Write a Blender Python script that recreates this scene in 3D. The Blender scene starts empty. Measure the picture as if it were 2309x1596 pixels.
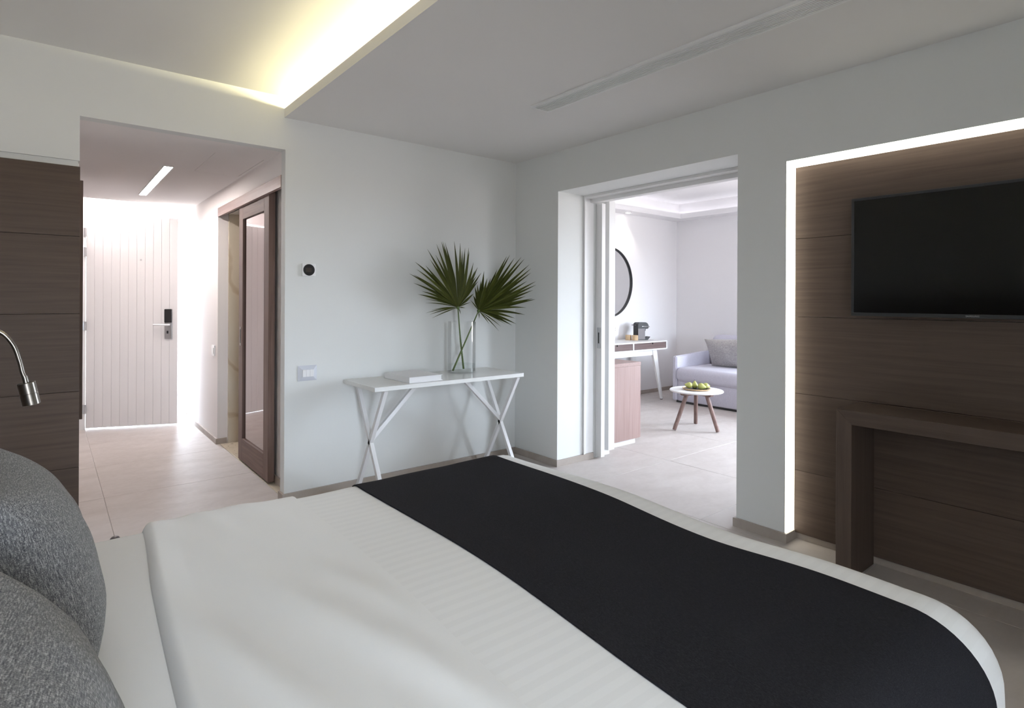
import bpy, bmesh, math, random
from mathutils import Vector, Matrix, noise
random.seed(7)
PI = math.pi
scene = bpy.context.scene
COL = scene.collection

# ------------------------------------------------------------------ camera, world, lights, exposure
F_PX, Y_HOR, YAW, ROLL, CAM_H = 1290.0, 676.0, math.radians(39.03), 0.0045, 1.30
cam_d = bpy.data.cameras.new('camera')
cam_d.sensor_width = 36.0
cam_d.lens = 36.0 * F_PX / 2309.0
cam_d.shift_y = (Y_HOR - 798.0) / 2309.0
cam_d.clip_start = 0.02
cam = bpy.data.objects.new('camera', cam_d)
COL.objects.link(cam)
cam.matrix_world = (Matrix.Translation((0, 0, CAM_H)) @ Matrix.Rotation(-YAW, 4, 'Z')
                    @ Matrix.Rotation(PI / 2, 4, 'X') @ Matrix.Rotation(ROLL, 4, 'Z'))
scene.camera = cam

vs = scene.view_settings
vs.view_transform = 'Standard'
vs.look = 'None'
vs.gamma = 1.0
vs.use_curve_mapping = False
vs.exposure = 0.0
cy = scene.cycles
cy.max_bounces = 9
cy.diffuse_bounces = 5
cy.glossy_bounces = 4
cy.transmission_bounces = 6
cy.adaptive_threshold = 0.06
cy.transparent_max_bounces = 12
cy.sample_clamp_indirect = 4.0
cy.caustics_reflective = False
cy.caustics_refractive = False
cy.use_denoising = True
cy.use_light_tree = False

world = bpy.data.worlds.new('sky')
scene.world = world
world.use_nodes = True
wn = world.node_tree
bg = wn.nodes['Background']
# overcast sky above a duller ground
wtc, wsx, wrp = wn.nodes.new('ShaderNodeTexCoord'), wn.nodes.new('ShaderNodeSeparateXYZ'), wn.nodes.new('ShaderNodeValToRGB')
wn.links.new(wtc.outputs['Generated'], wsx.inputs[0])
wn.links.new(wsx.outputs['Z'], wrp.inputs['Fac'])
wrp.color_ramp.elements[0].position = 0.0
wrp.color_ramp.elements[0].color = (0.27, 0.255, 0.25, 1)
wrp.color_ramp.elements[1].position = 0.03
wrp.color_ramp.elements[1].color = (0.765, 0.87, 1.0, 1)
wn.links.new(wrp.outputs['Color'], bg.inputs['Color'])
bg.inputs[1].default_value = 42.0


def portal(name, loc, rot, sx, sy):
    """marks a window opening so that daylight through it is sampled well; gives no light of its own"""
    l = bpy.data.lights.new(name, 'AREA')
    l.shape = 'RECTANGLE'
    l.size, l.size_y = sx, sy
    l.cycles.is_portal = True
    o = bpy.data.objects.new(name, l)
    o.location = loc
    o.rotation_euler = rot
    COL.objects.link(o)
    return o


# openings to the outside: (from, to, sill, head)
WIN_BED = (-0.32, 0.36, 0.30, 2.20)      # in the window wall, along x
WIN_FRONT = (5.4, 6.3, 0.80, 2.05)      # in the window wall, along x
WIN_SIDE = (0.48, 2.38, 0.58, 2.25)     # in the living-room end wall, along y
portal('window_portal', ((WIN_BED[0] + WIN_BED[1]) / 2, -1.83, (WIN_BED[2] + WIN_BED[3]) / 2), (PI / 2, 0, 0), WIN_BED[1] - WIN_BED[0], WIN_BED[3] - WIN_BED[2])
portal('window_portal', ((WIN_FRONT[0] + WIN_FRONT[1]) / 2, -1.83, (WIN_FRONT[2] + WIN_FRONT[3]) / 2), (PI / 2, 0, 0), WIN_FRONT[1] - WIN_FRONT[0], WIN_FRONT[3] - WIN_FRONT[2])
portal('window_portal', (7.26, (WIN_SIDE[0] + WIN_SIDE[1]) / 2, (WIN_SIDE[2] + WIN_SIDE[3]) / 2), (0, PI / 2, 0), WIN_SIDE[3] - WIN_SIDE[2], WIN_SIDE[1] - WIN_SIDE[0])
portal('entrance_portal', (0.71, 7.10, 1.07), (-PI / 2, 0, 0), 0.84, 2.14)


# ------------------------------------------------------------------ helpers
ORG = {}


def new_obj(name, me, mat=None, parent=None):
    o = bpy.data.objects.new(name, me)
    COL.objects.link(o)
    if mat is not None:
        me.materials.append(mat)
    if parent is not None:
        o.parent = parent
        ORG[o.name] = ORG.get(parent.name, Vector((0, 0, 0)))
    else:
        ORG[o.name] = Vector((0, 0, 0))
    return o


def thing(name, label, cat, loc, group=None):
    o = bpy.data.objects.new(name, None)
    COL.objects.link(o)
    o.location = loc
    o.empty_display_size = 0.05
    ORG[o.name] = Vector(loc)
    tag(o, label, cat, group)
    return o


def tag(o, label=None, cat=None, group=None, kind=None):
    if label: o['label'] = label
    if cat: o['category'] = cat
    if group: o['group'] = group
    if kind: o['kind'] = kind
    return o


def obj(name, bm, mat, parent=None, smooth=False, angle=None):
    """link a bmesh given in world coordinates as one mesh object"""
    if parent is not None:
        bmesh.ops.translate(bm, verts=bm.verts, vec=-ORG[parent.name])
    bmesh.ops.recalc_face_normals(bm, faces=bm.faces)
    if smooth:
        for f in bm.faces: f.smooth = True
    if angle is not None:
        for e in bm.edges:
            if len(e.link_faces) == 2 and e.calc_face_angle(0) > math.radians(angle):
                e.smooth = False
    me = bpy.data.meshes.new(name)
    bm.to_mesh(me)
    bm.free()
    return new_obj(name, me, mat, parent)


def solo(name, bm, mat, label, cat, group=None, smooth=False, angle=None):
    """a thing that is one mesh: origin moved to its base"""
    lo = Vector((min(v.co.x for v in bm.verts), min(v.co.y for v in bm.verts), min(v.co.z for v in bm.verts)))
    hi = Vector((max(v.co.x for v in bm.verts), max(v.co.y for v in bm.verts), 0))
    loc = Vector(((lo.x + hi.x) / 2, (lo.y + hi.y) / 2, lo.z))
    bmesh.ops.translate(bm, verts=bm.verts, vec=-loc)
    o = obj(name, bm, mat, None, smooth, angle)
    o.location = loc
    ORG[o.name] = loc
    return tag(o, label, cat, group)


def struct(name, bm, mat, smooth=False):
    o = obj(name, bm, mat, None, smooth)
    o['kind'] = 'structure'
    return o


def B(bm, x0, x1, y0, y1, z0, z1, bev=0.0, seg=2, M=None):
    r = bmesh.ops.create_cube(bm, size=1.0)
    vs_ = r['verts']
    bmesh.ops.scale(bm, verts=vs_, vec=(abs(x1 - x0), abs(y1 - y0), abs(z1 - z0)))
    bmesh.ops.translate(bm, verts=vs_, vec=((x0 + x1) / 2, (y0 + y1) / 2, (z0 + z1) / 2))
    if bev > 0:
        es = list({e for v in vs_ for e in v.link_edges})
        r2 = bmesh.ops.bevel(bm, geom=es, offset=bev, segments=seg, affect='EDGES', profile=0.5)
        vs_ = list({v for f in r2['faces'] for v in f.verts} | {v for v in vs_ if v.is_valid})
    if M is not None:
        bmesh.ops.transform(bm, matrix=M, verts=[v for v in vs_ if v.is_valid])
    return vs_


def boxm(*a, **k):
    bm = bmesh.new()
    B(bm, *a, **k)
    return bm


def boxes(lst, bev=0.0):
    bm = bmesh.new()
    for a in lst: B(bm, *a, bev=bev)
    return bm


def tube(bm, pts, rad, n=12, cap=True):
    """round tube through pts; rad a number or list"""
    pts = [Vector(p) for p in pts]
    R = rad if isinstance(rad, (list, tuple)) else [rad] * len(pts)
    rings = []
    prev = None
    for i, p in enumerate(pts):
        a = pts[max(0, i - 1)]
        b = pts[min(len(pts) - 1, i + 1)]
        t = (b - a).normalized()
        if prev is None:
            up = Vector((0, 0, 1)) if abs(t.z) < 0.9 else Vector((1, 0, 0))
            u = t.cross(up).normalized()
        else:
            u = (prev - t * prev.dot(t)).normalized()
        prev = u
        w = t.cross(u)
        rings.append([bm.verts.new(p + (u * math.cos(2 * PI * k / n) + w * math.sin(2 * PI * k / n)) * R[i]) for k in range(n)])
    for r0, r1 in zip(rings, rings[1:]):
        for k in range(n):
            bm.faces.new((r0[k], r0[(k + 1) % n], r1[(k + 1) % n], r1[k]))
    if cap:
        bm.faces.new(list(reversed(rings[0])))
        bm.faces.new(rings[-1])


def tubem(pts, rad, n=12):
    bm = bmesh.new()
    tube(bm, pts, rad, n)
    return bm


def lathe(bm, prof, c, n=40, axis='Z'):
    """revolve (r, h) profile about an axis through c"""
    rings = []
    for r, h in prof:
        if r < 1e-6:
            rings.append([bm.verts.new((0, 0, h))])
        else:
            rings.append([bm.verts.new((r * math.cos(2 * PI * k / n), r * math.sin(2 * PI * k / n), h)) for k in range(n)])
    for r0, r1 in zip(rings, rings[1:]):
        for k in range(n):
            k2 = (k + 1) % n
            if len(r0) == 1 and len(r1) == 1: continue
            if len(r0) == 1: bm.faces.new((r0[0], r1[k], r1[k2]))
            elif len(r1) == 1: bm.faces.new((r0[k], r1[0], r0[k2]))
            else: bm.faces.new((r0[k], r1[k], r1[k2], r0[k2]))
    vs_ = [v for r in rings for v in r]
    if axis == 'Y': bmesh.ops.rotate(bm, verts=vs_, matrix=Matrix.Rotation(PI / 2, 3, 'X'))   # +z -> -y
    if axis == 'X': bmesh.ops.rotate(bm, verts=vs_, matrix=Matrix.Rotation(-PI / 2, 3, 'Y'))  # +z -> -x
    bmesh.ops.translate(bm, verts=vs_, vec=c)
    return vs_


def lathem(prof, c, n=40, axis='Z'):
    bm = bmesh.new()
    lathe(bm, prof, c, n, axis)
    return bm


def bar(bm, a, b, w, d, bev=0.0):
    """square-section bar from a to b (section w x d)"""
    a, b = Vector(a), Vector(b)
    L = (b - a).length
    q = (b - a).to_track_quat('Z', 'X')
    M = Matrix.Translation((a + b) / 2) @ q.to_matrix().to_4x4()
    B(bm, -w / 2, w / 2, -d / 2, d / 2, -L / 2, L / 2, bev=bev, M=M)


def prism(bm, poly, z0, z1):
    """vertical prism over xy polygon"""
    lo = [bm.verts.new((x, y, z0)) for x, y in poly]
    hi = [bm.verts.new((x, y, z1)) for x, y in poly]
    n = len(poly)
    bm.faces.new(list(reversed(lo)))
    bm.faces.new(hi)
    for k in range(n):
        bm.faces.new((lo[k], lo[(k + 1) % n], hi[(k + 1) % n], hi[k]))


# ------------------------------------------------------------------ materials
def mat(name, col, rough=0.5, metal=0.0, spec=0.5, **kw):
    m = bpy.data.materials.new(name)
    m.use_nodes = True
    b = m.node_tree.nodes['Principled BSDF']
    b.inputs['Base Color'].default_value = (*col, 1)
    b.inputs['Roughness'].default_value = rough
    b.inputs['Metallic'].default_value = metal
    b.inputs['Specular IOR Level'].default_value = spec
    for k, v in kw.items():
        b.inputs[k].default_value = v
    return m


def N(m, t, **kw):
    n = m.node_tree.nodes.new(t)
    for k, v in kw.items():
        if k.startswith('i_'):
            key = k[2:].replace('_', ' ')
            n.inputs[key].default_value = v
        else:
            setattr(n, k, v)
    return n


def link(m, a, ao, b, bi):
    m.node_tree.links.new(a.outputs[ao], b.inputs[bi])


def coords(m, scale=(1, 1, 1), rot=(0, 0, 0)):
    tc = N(m, 'ShaderNodeTexCoord')
    mp = N(m, 'ShaderNodeMapping')
    mp.inputs['Scale'].default_value = scale
    mp.inputs['Rotation'].default_value = rot
    link(m, tc, 'Object', mp, 'Vector')
    return mp


def ramp(m, fac, stops):
    r = N(m, 'ShaderNodeValToRGB')
    e = r.color_ramp.elements
    while len(e) < len(stops): e.new(0.5)
    for k, (p, c) in enumerate(stops):
        e[k].position = p
        e[k].color = (*c, 1)
    m.node_tree.links.new(fac, r.inputs['Fac'])
    return r


def bump(m, h, strength, dist=0.01):
    b = N(m, 'ShaderNodeBump')
    b.inputs['Strength'].default_value = strength
    b.inputs['Distance'].default_value = dist
    m.node_tree.links.new(h, b.inputs['Height'])
    link(m, b, 'Normal', m.node_tree.nodes['Principled BSDF'], 'Normal')


def BS(m): return m.node_tree.nodes['Principled BSDF']


def plaster(name, col):
    """smooth matt paint with a faint roller mottle"""
    m = mat(name, col, 0.75, spec=0.25)
    n = N(m, 'ShaderNodeTexNoise')
    n.inputs['Scale'].default_value = 1.3
    n.inputs['Detail'].default_value = 1
    link(m, coords(m), 'Vector', n, 'Vector')
    r = ramp(m, n.outputs['Fac'], [(0.3, tuple(c * 0.985 for c in col)), (0.7, col)])
    link(m, r, 'Color', BS(m), 'Base Color')
    return m


def wood(name, c0, c1, c2, axis, rough=0.55, scale=1.0):
    m = mat(name, c1, rough, spec=0.2)
    k = 34 * scale
    s = {'X': (1.1, k, k), 'Y': (k, 1.1, k), 'Z': (k, k, 1.1)}[axis]
    mp = coords(m, s)
    n = N(m, 'ShaderNodeTexNoise')
    n.inputs['Scale'].default_value = 1.6
    n.inputs['Detail'].default_value = 6
    n.inputs['Roughness'].default_value = 0.62
    n.inputs['Distortion'].default_value = 0.35
    link(m, mp, 'Vector', n, 'Vector')
    oi = N(m, 'ShaderNodeObjectInfo')
    r = ramp(m, n.outputs['Fac'], [(0.3, c0), (0.5, c1), (0.72, c2)])
    hs = N(m, 'ShaderNodeHueSaturation')
    ma = N(m, 'ShaderNodeMath', operation='MULTIPLY_ADD')
    ma.inputs[1].default_value = 0.16
    ma.inputs[2].default_value = 0.92
    link(m, oi, 'Random', ma, 0)
    link(m, ma, 'Value', hs, 'Value')
    link(m, r, 'Color', hs, 'Color')
    link(m, hs, 'Color', BS(m), 'Base Color')
    bump(m, n.outputs['Fac'], 0.12, 0.002)
    return m


def weave(name, dark, mid, light, scale=520.0, bstr=0.25):
    m = mat(name, mid, 0.9, spec=0.15)
    BS(m).inputs['Sheen Weight'].default_value = 0.12
    mp1 = coords(m, (scale, scale * 0.15, scale))
    mp2 = coords(m, (scale, scale, scale * 0.14))
    n1 = N(m, 'ShaderNodeTexNoise'); n1.inputs['Scale'].default_value = 1.0; n1.inputs['Detail'].default_value = 2
    n2 = N(m, 'ShaderNodeTexNoise'); n2.inputs['Scale'].default_value = 1.0; n2.inputs['Detail'].default_value = 2
    link(m, mp1, 'Vector', n1, 'Vector')
    link(m, mp2, 'Vector', n2, 'Vector')
    mx = N(m, 'ShaderNodeMath', operation='ADD')
    link(m, n1, 'Fac', mx, 0)
    link(m, n2, 'Fac', mx, 1)
    hf = N(m, 'ShaderNodeMath', operation='MULTIPLY')
    hf.inputs[1].default_value = 0.5
    link(m, mx, 'Value', hf, 0)
    r = ramp(m, hf.outputs[0], [(0.34, dark), (0.5, mid), (0.68, light)])
    link(m, r, 'Color', BS(m), 'Base Color')
    bump(m, hf.outputs[0], bstr, 0.004)
    return m


M = {}
M['wall'] = plaster('wall_paint', (0.785, 0.80, 0.79))
M['wall_living'] = plaster('living_wall_brightened', (0.91, 0.90, 0.915))  # wall paint copy whitened to add bounce light in the living room
M['wall_hall'] = plaster('corridor_brightened', (0.89, 0.855, 0.845))  # lighter, pinker paint copy: corridor brightness and warm cast put into the colour
M['ceil'] = plaster('ceiling_paint', (0.80, 0.79, 0.775))
M['white'] = mat('white_lacquer', (0.83, 0.83, 0.83), 0.35)
M['white_gloss'] = mat('white_gloss_lacquer', (0.85, 0.86, 0.85), 0.12)
M['white_metal'] = mat('white_powder_coat', (0.82, 0.82, 0.83), 0.4)
M['door_white'] = mat('door_paint', (0.80, 0.78, 0.78), 0.45)
M['plastic'] = mat('white_plastic', (0.88, 0.88, 0.89), 0.3)
M['plastic_grey'] = mat('pale_grey_plastic', (0.62, 0.64, 0.70), 0.35)
M['black'] = mat('black_plastic', (0.009, 0.009, 0.010), 0.35, spec=0.35)
M['black_matt'] = mat('black_matt_metal', (0.018, 0.018, 0.02), 0.45)
M['screen'] = mat('tv_screen_glass', (0.003, 0.003, 0.003), 0.14, spec=0.25)
M['bezel'] = mat('tv_bezel', (0.016, 0.018, 0.021), 0.4)
M['print'] = mat('silver_print', (0.45, 0.45, 0.47), 0.4)
M['chrome'] = mat('chrome', (0.75, 0.75, 0.75), 0.12, 1.0)
M['nickel'] = mat('brushed_nickel', (0.26, 0.24, 0.215), 0.30, 1.0)
M['steel'] = mat('satin_steel', (0.55, 0.55, 0.56), 0.35, 1.0)
M['titan'] = mat('titanium_plastic', (0.10, 0.09, 0.09), 0.35, 0.4)
M['mirror'] = mat('mirror_silver', (0.86, 0.87, 0.87), 0.01, 1.0)
M['mirror_tint'] = mat('tinted_mirror', (0.52, 0.46, 0.45), 0.02, 1.0)
M['gap_shade'] = mat('painted_gap_shade', (0.015, 0.013, 0.012), 0.8)  # near-black colour standing in for shade in recesses, slots and holes
D0, D1, D2 = (0.060, 0.042, 0.033), (0.073, 0.052, 0.041), (0.087, 0.063, 0.050)
M['wood_y'] = wood('dark_oak_y', D0, D1, D2, 'Y')
M['wood_x'] = wood('dark_oak_x', D0, D1, D2, 'X')
M['wood_z'] = wood('dark_oak_z', D0, D1, D2, 'Z')
E0, E1, E2 = (0.10, 0.065, 0.055), (0.14, 0.095, 0.08), (0.18, 0.125, 0.105)
M['dwood_z'] = wood('brown_oak_z', E0, E1, E2, 'Z')
M['dwood_y'] = wood('brown_oak_y', E0, E1, E2, 'Y')
P0, P1, P2 = (0.245, 0.165, 0.150), (0.285, 0.198, 0.182), (0.325, 0.232, 0.215)
M['pink_z'] = wood('pale_oak_z', P0, P1, P2, 'Z', 0.4)
M['pink_y'] = wood('pale_oak_y', P0, P1, P2, 'Y', 0.4)
M['draw_x'] = wood('drawer_oak', (0.10, 0.07, 0.065), (0.14, 0.10, 0.095), (0.19, 0.14, 0.13), 'X', 0.4)
M['leg_wood'] = wood('table_leg_oak', (0.13, 0.085, 0.075), (0.19, 0.125, 0.11), (0.25, 0.17, 0.15), 'Z', 0.45)
M['light_wood'] = wood('light_oak', (0.42, 0.29, 0.17), (0.50, 0.36, 0.22), (0.58, 0.43, 0.28), 'Z', 0.5)
M['cushion'] = weave('charcoal_weave', (0.035, 0.037, 0.044), (0.14, 0.14, 0.145), (0.42, 0.41, 0.40), 620, 0.35)
M['runner'] = weave('black_wool', (0.009, 0.009, 0.0115), (0.0155, 0.0155, 0.019), (0.031, 0.031, 0.036), 900, 0.15)
BS(M['runner']).inputs['Sheen Weight'].default_value = 0.0
BS(M['runner']).inputs['Specular IOR Level'].default_value = 0.06
M['sofa'] = weave('pale_blue_grey_weave', (0.50, 0.49, 0.57), (0.58, 0.57, 0.66), (0.66, 0.65, 0.73), 420, 0.12)
M['sofa_cushion'] = weave('grey_tweed', (0.20, 0.185, 0.185), (0.36, 0.34, 0.335), (0.58, 0.55, 0.54), 330, 0.2)
M['leaf'] = mat('palm_green', (0.056, 0.066, 0.013), 0.45, spec=0.35)
M['leaf2'] = mat('palm_green_light', (0.072, 0.084, 0.016), 0.45, spec=0.35)
M['stem'] = mat('palm_stem', (0.085, 0.13, 0.035), 0.5)
M['pear'] = mat('pear_skin', (0.36, 0.37, 0.11), 0.4)
M['pear_stem'] = mat('pear_stalk', (0.10, 0.06, 0.03), 0.7)


def clear(name, tint, ior, k):
    """thin clear material: see-through with a Fresnel reflection"""
    m = bpy.data.materials.new(name)
    m.use_nodes = True
    nt = m.node_tree
    nt.nodes.remove(BS(m))
    tr_, gl, mx, fr = N(m, 'ShaderNodeBsdfTransparent'), N(m, 'ShaderNodeBsdfGlossy'), N(m, 'ShaderNodeMixShader'), N(m, 'ShaderNodeFresnel')
    tr_.inputs['Color'].default_value = (*tint, 1)
    gl.inputs['Roughness'].default_value = 0.02
    fr.inputs['IOR'].default_value = ior
    mu = N(m, 'ShaderNodeMath', operation='MULTIPLY')
    mu.inputs[1].default_value = k
    link(m, fr, 'Fac', mu, 0)
    link(m, mu, 'Value', mx, 'Fac')
    nt.links.new(tr_.outputs[0], mx.inputs[1])
    nt.links.new(gl.outputs[0], mx.inputs[2])
    nt.links.new(mx.outputs[0], nt.nodes['Material Output'].inputs['Surface'])
    return m


M['water'] = clear('water', (0.965, 0.98, 0.975), 1.25, 0.35)
M['glass'] = clear('clear_glass', (0.996, 0.998, 0.997), 1.28, 0.42)
M['paper'] = mat('book_paper', (0.76, 0.755, 0.76), 0.7)
M['cover'] = mat('book_cover', (0.80, 0.80, 0.81), 0.45)


def tile_mat(name, c0, c1, rough):
    m = mat(name, c0, rough, spec=0.45)
    n = N(m, 'ShaderNodeTexNoise')
    n.inputs['Scale'].default_value = 3.2
    n.inputs['Detail'].default_value = 5
    n.inputs['Roughness'].default_value = 0.6
    n.inputs['Distortion'].default_value = 0.8
    link(m, coords(m, (1, 1.9, 1)), 'Vector', n, 'Vector')
    r = ramp(m, n.outputs['Fac'], [(0.3, c0), (0.7, c1)])
    link(m, r, 'Color', BS(m), 'Base Color')
    n2 = N(m, 'ShaderNodeTexNoise')
    n2.inputs['Scale'].default_value = 28
    n2.inputs['Detail'].default_value = 5
    link(m, coords(m), 'Vector', n2, 'Vector')
    r2 = ramp(m, n2.outputs['Fac'], [(0.3, (rough - .06,) * 3), (0.7, (rough + .1,) * 3)])
    link(m, r2, 'Color', BS(m), 'Roughness')
    return m


M['tile'] = tile_mat('porcelain_tile', (0.47, 0.425, 0.40), (0.55, 0.505, 0.48), 0.47)
M['bath_tile'] = tile_mat('bath_tile', (0.56, 0.50, 0.40), (0.62, 0.56, 0.46), 0.3)
M['base'] = tile_mat('skirting_tile', (0.33, 0.285, 0.25), (0.40, 0.355, 0.32), 0.4)
M['grout'] = mat('grout', (0.66, 0.62, 0.59), 0.9)


def marble():
    m = mat('beige_marble', (0.62, 0.55, 0.44), 0.2)
    mp = coords(m, (1, 1, 1), (0.4, 0.3, 0.9))
    w = N(m, 'ShaderNodeTexWave')
    w.inputs['Scale'].default_value = 0.9
    w.inputs['Distortion'].default_value = 9
    w.inputs['Detail'].default_value = 4
    link(m, mp, 'Vector', w, 'Vector')
    r = ramp(m, w.outputs['Fac'], [(0.0, (0.52, 0.43, 0.32)), (0.035, (0.64, 0.57, 0.46)), (1.0, (0.66, 0.60, 0.50))])
    link(m, r, 'Color', BS(m), 'Base Color')
    return m


M['marble'] = marble()


def linen(name, col, stripes=0.0):
    m = mat(name, col, 0.7, spec=0.2)
    BS(m).inputs['Sheen Weight'].default_value = 0.08
    n = N(m, 'ShaderNodeTexNoise')
    n.inputs['Scale'].default_value = 700
    n.inputs['Detail'].default_value = 2
    link(m, coords(m), 'Vector', n, 'Vector')
    bump(m, n.outputs['Fac'], 0.06, 0.001)
    if stripes:
        w = N(m, 'ShaderNodeTexWave', wave_type='BANDS', bands_direction='Y')
        w.inputs['Scale'].default_value = 8.0
        link(m, coords(m), 'Vector', w, 'Vector')
        d = stripes
        r = ramp(m, w.outputs['Fac'], [(0.44, tuple(c * (1 - d) for c in col)), (0.56, col)])
        link(m, r, 'Color', BS(m), 'Base Color')
        r2 = ramp(m, w.outputs['Fac'], [(0.44, (0.45,) * 3), (0.56, (0.75,) * 3)])
        link(m, r2, 'Color', BS(m), 'Roughness')
    return m


M['sheet'] = linen('white_cotton', (0.87, 0.865, 0.85))
M['duvet'] = linen('white_satin_stripe', (0.87, 0.865, 0.85), 0.032)


def emit(name, col, s):
    m = bpy.data.materials.new(name)
    m.use_nodes = True
    b = BS(m)
    b.inputs['Base Color'].default_value = (0.8, 0.8, 0.8, 1)
    b.inputs['Emission Color'].default_value = (*col, 1)
    b.inputs['Emission Strength'].default_value = s
    return m


M['led_cove'] = emit('led_cove', (1.0, 0.88, 0.50), 108.0)
M['niche_glow'] = emit('niche_glow', (1.0, 0.95, 0.80), 3.8)
M['led_hall'] = emit('led_hall', (1.0, 0.90, 0.86), 108.0)
M['led_entry'] = emit('led_entry', (1.0, 0.92, 0.91), 120.0)
M['fill_living'] = emit('fill_living', (0.97, 0.95, 1.0), 3.5)
M['led_spot'] = emit('led_spot', (1.0, 0.95, 0.86), 20.0)

# ------------------------------------------------------------------ the setting
YB, XC, HX = 3.765, 3.09, 1.178       # back wall, TV wall, corridor wall
XP = 3.70                              # living-room face of the partition
YL, XL = 5.05, 7.23                    # living-room back and end walls
XW, YF = -0.36, -1.80                  # head wall, window wall
ZC, ZR, ZH = 2.46, 2.592, 2.256        # soffit, raised ceiling, corridor ceiling
YE = 7.05                              # entrance wall

# floor: grout bed with separate tiles
fl = struct('floor', boxes([(XW - .1, XL + .1, YF - .1, YL + .1, -0.10, -0.004), (0.0, 3.1, YL + .1, YE + 1.6, -0.10, -0.004)]), M['grout'])
txs = [0.285 + 0.91 * k for k in range(-1, 9)]
tys = [1.06 + 0.874 * k for k in range(-4, 9)]
tile_me = {}
for i in range(len(txs) - 1):
    for j in range(len(tys) - 1):
        x0, x1, y0, y1 = txs[i], txs[i + 1], tys[j], tys[j + 1]
        cx, cyy = (x0 + x1) / 2, (y0 + y1) / 2
        if cx > 3.2 and cyy > YL + 0.2: continue
        if cx > 1.2 and y0 > 6.2: continue
        x0c, x1c, y0c, y1c = max(x0, XW), min(x1, XL), max(y0, YF), y1
        if x1c - x0c < 0.02 or y1c - y0c < 0.02: continue
        bath = 1.1 < cx < 3.1 and y0 > 3.60 and y1 > 4.3
        key = (round(x1c - x0c, 3), round(y1c - y0c, 3), bath)
        if key not in tile_me:
            g = 0.0016
            w, d = x1c - x0c - 2 * g, y1c - y0c - 2 * g
            bm = boxm(0, w, 0, d, -0.004, 0, bev=0.0007, seg=1)
            me = bpy.data.meshes.new('tile')
            bm.to_mesh(me); bm.free()
            me.materials.append(M['bath_tile'] if bath else M['tile'])
            tile_me[key] = me
        o = bpy.data.objects.new('tile', tile_me[key])
        COL.objects.link(o)
        o.parent = fl
        o.location = (x0c + 0.0016, y0c + 0.0016, 0)

# walls
struct('wall_back', boxes([
    (HX, XC, YB, YB + 0.08, 0, 2.75),
    (0.126, HX, YB, YB + 0.08, ZH, 2.75),
    (XW - .1, 0.126, YB, YB + 0.08, 2.02, 2.75),
    (XW - .1, 0.120, YB + 0.012, YB + 0.08, 0, 2.02)]), M['wall'])
struct('wall_left', boxes([(XW - .12, XW, YF - .12, YB, 0, 2.75)]), M['wall'])
bw, fw_ = WIN_BED, WIN_FRONT
struct('wall_front', boxes([
    (XW - .12, bw[0], YF - .12, YF, 0, 2.75), (bw[0], bw[1], YF - .12, YF, bw[3], 2.75), (bw[0], bw[1], YF - .12, YF, 0, bw[2]),
    (bw[1], fw_[0], YF - .12, YF, 0, 2.75), (fw_[0], fw_[1], YF - .12, YF, fw_[3], 2.75), (fw_[0], fw_[1], YF - .12, YF, 0, fw_[2]),
    (fw_[1], XL + .12, YF - .12, YF, 0, 2.75),
    (0.47, 0.57, YF, -1.32, 0, ZC)]), M['wall'])   # last box: unseen pier added to block window light towards the right
NY0, NY1, NZ, NX = -0.20, 1.467, 2.053, 3.215   # niche behind the TV
struct('wall_right', boxes([
    (XC, XP, 3.245, YL, 0, 2.85),
    (XC, XP, 1.747, 3.245, 2.147, 2.85),
    (XC, XP, NY1, 1.747, 0, 2.85),
    (XC, XP, NY0, NY1, NZ, 2.85),
    (NX, XP, NY0, NY1, 0, NZ),
    (XC, XP, YF, NY0, 0, 2.85)]), M['wall'])
struct('wall_living_back', boxes([(XP, XL + .12, YL, YL + 0.1, 0, 2.85)]), M['wall_living'])
sw = WIN_SIDE
struct('wall_living_end', boxes([
    (XL, XL + .12, sw[1], YL, 0, 2.85), (XL, XL + .12, sw[0], sw[1], sw[3], 2.85), (XL, XL + .12, YF - .12, sw[0], 0, 2.85),
    (XL, XL + .12, sw[0], sw[1], 0, sw[2])]), M['wall_living'])
struct('wall_corridor_left', boxes([(0.02, 0.126, YB + 0.08, YE, 0, 2.6)]), M['wall_hall'])
struct('wall_corridor_right', boxes([
    (HX, 1.262, 5.63, YE, 0, 2.6),
    (HX, 1.262, YB + 0.08, 5.63, 2.105, 2.6),
    (1.262, 1.38, YB + 0.08, 4.75, 0, 2.6),
    (1.262, 1.38, 4.75, 5.605, 2.06, 2.6)]), M['wall_hall'])
struct('wall_bathroom', boxes([
    (1.262, 1.38, 5.605, 5.72, 0, 2.6), (1.38, 3.0, 5.605, 5.72, 0, 2.6), (2.95, 3.09, YB + .08, 5.605, 0, 2.6),
    (1.38, 2.95, YB + .08, YB + .10, 0, 2.6)]), M['marble'])
struct('ceiling_bathroom', boxes([(1.38, 2.95, YB + .1, 5.605, 2.3, 2.4)]), M['ceil'])
struct('wall_corridor_end', boxes([
    (0.02, 0.262, YE, YE + .12, 0, 2.6), (1.165, 1.262, YE, YE + .12, 0, 2.6), (0.262, 1.165, YE, YE + .12, 2.165, 2.6)]), M['wall_hall'])

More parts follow.
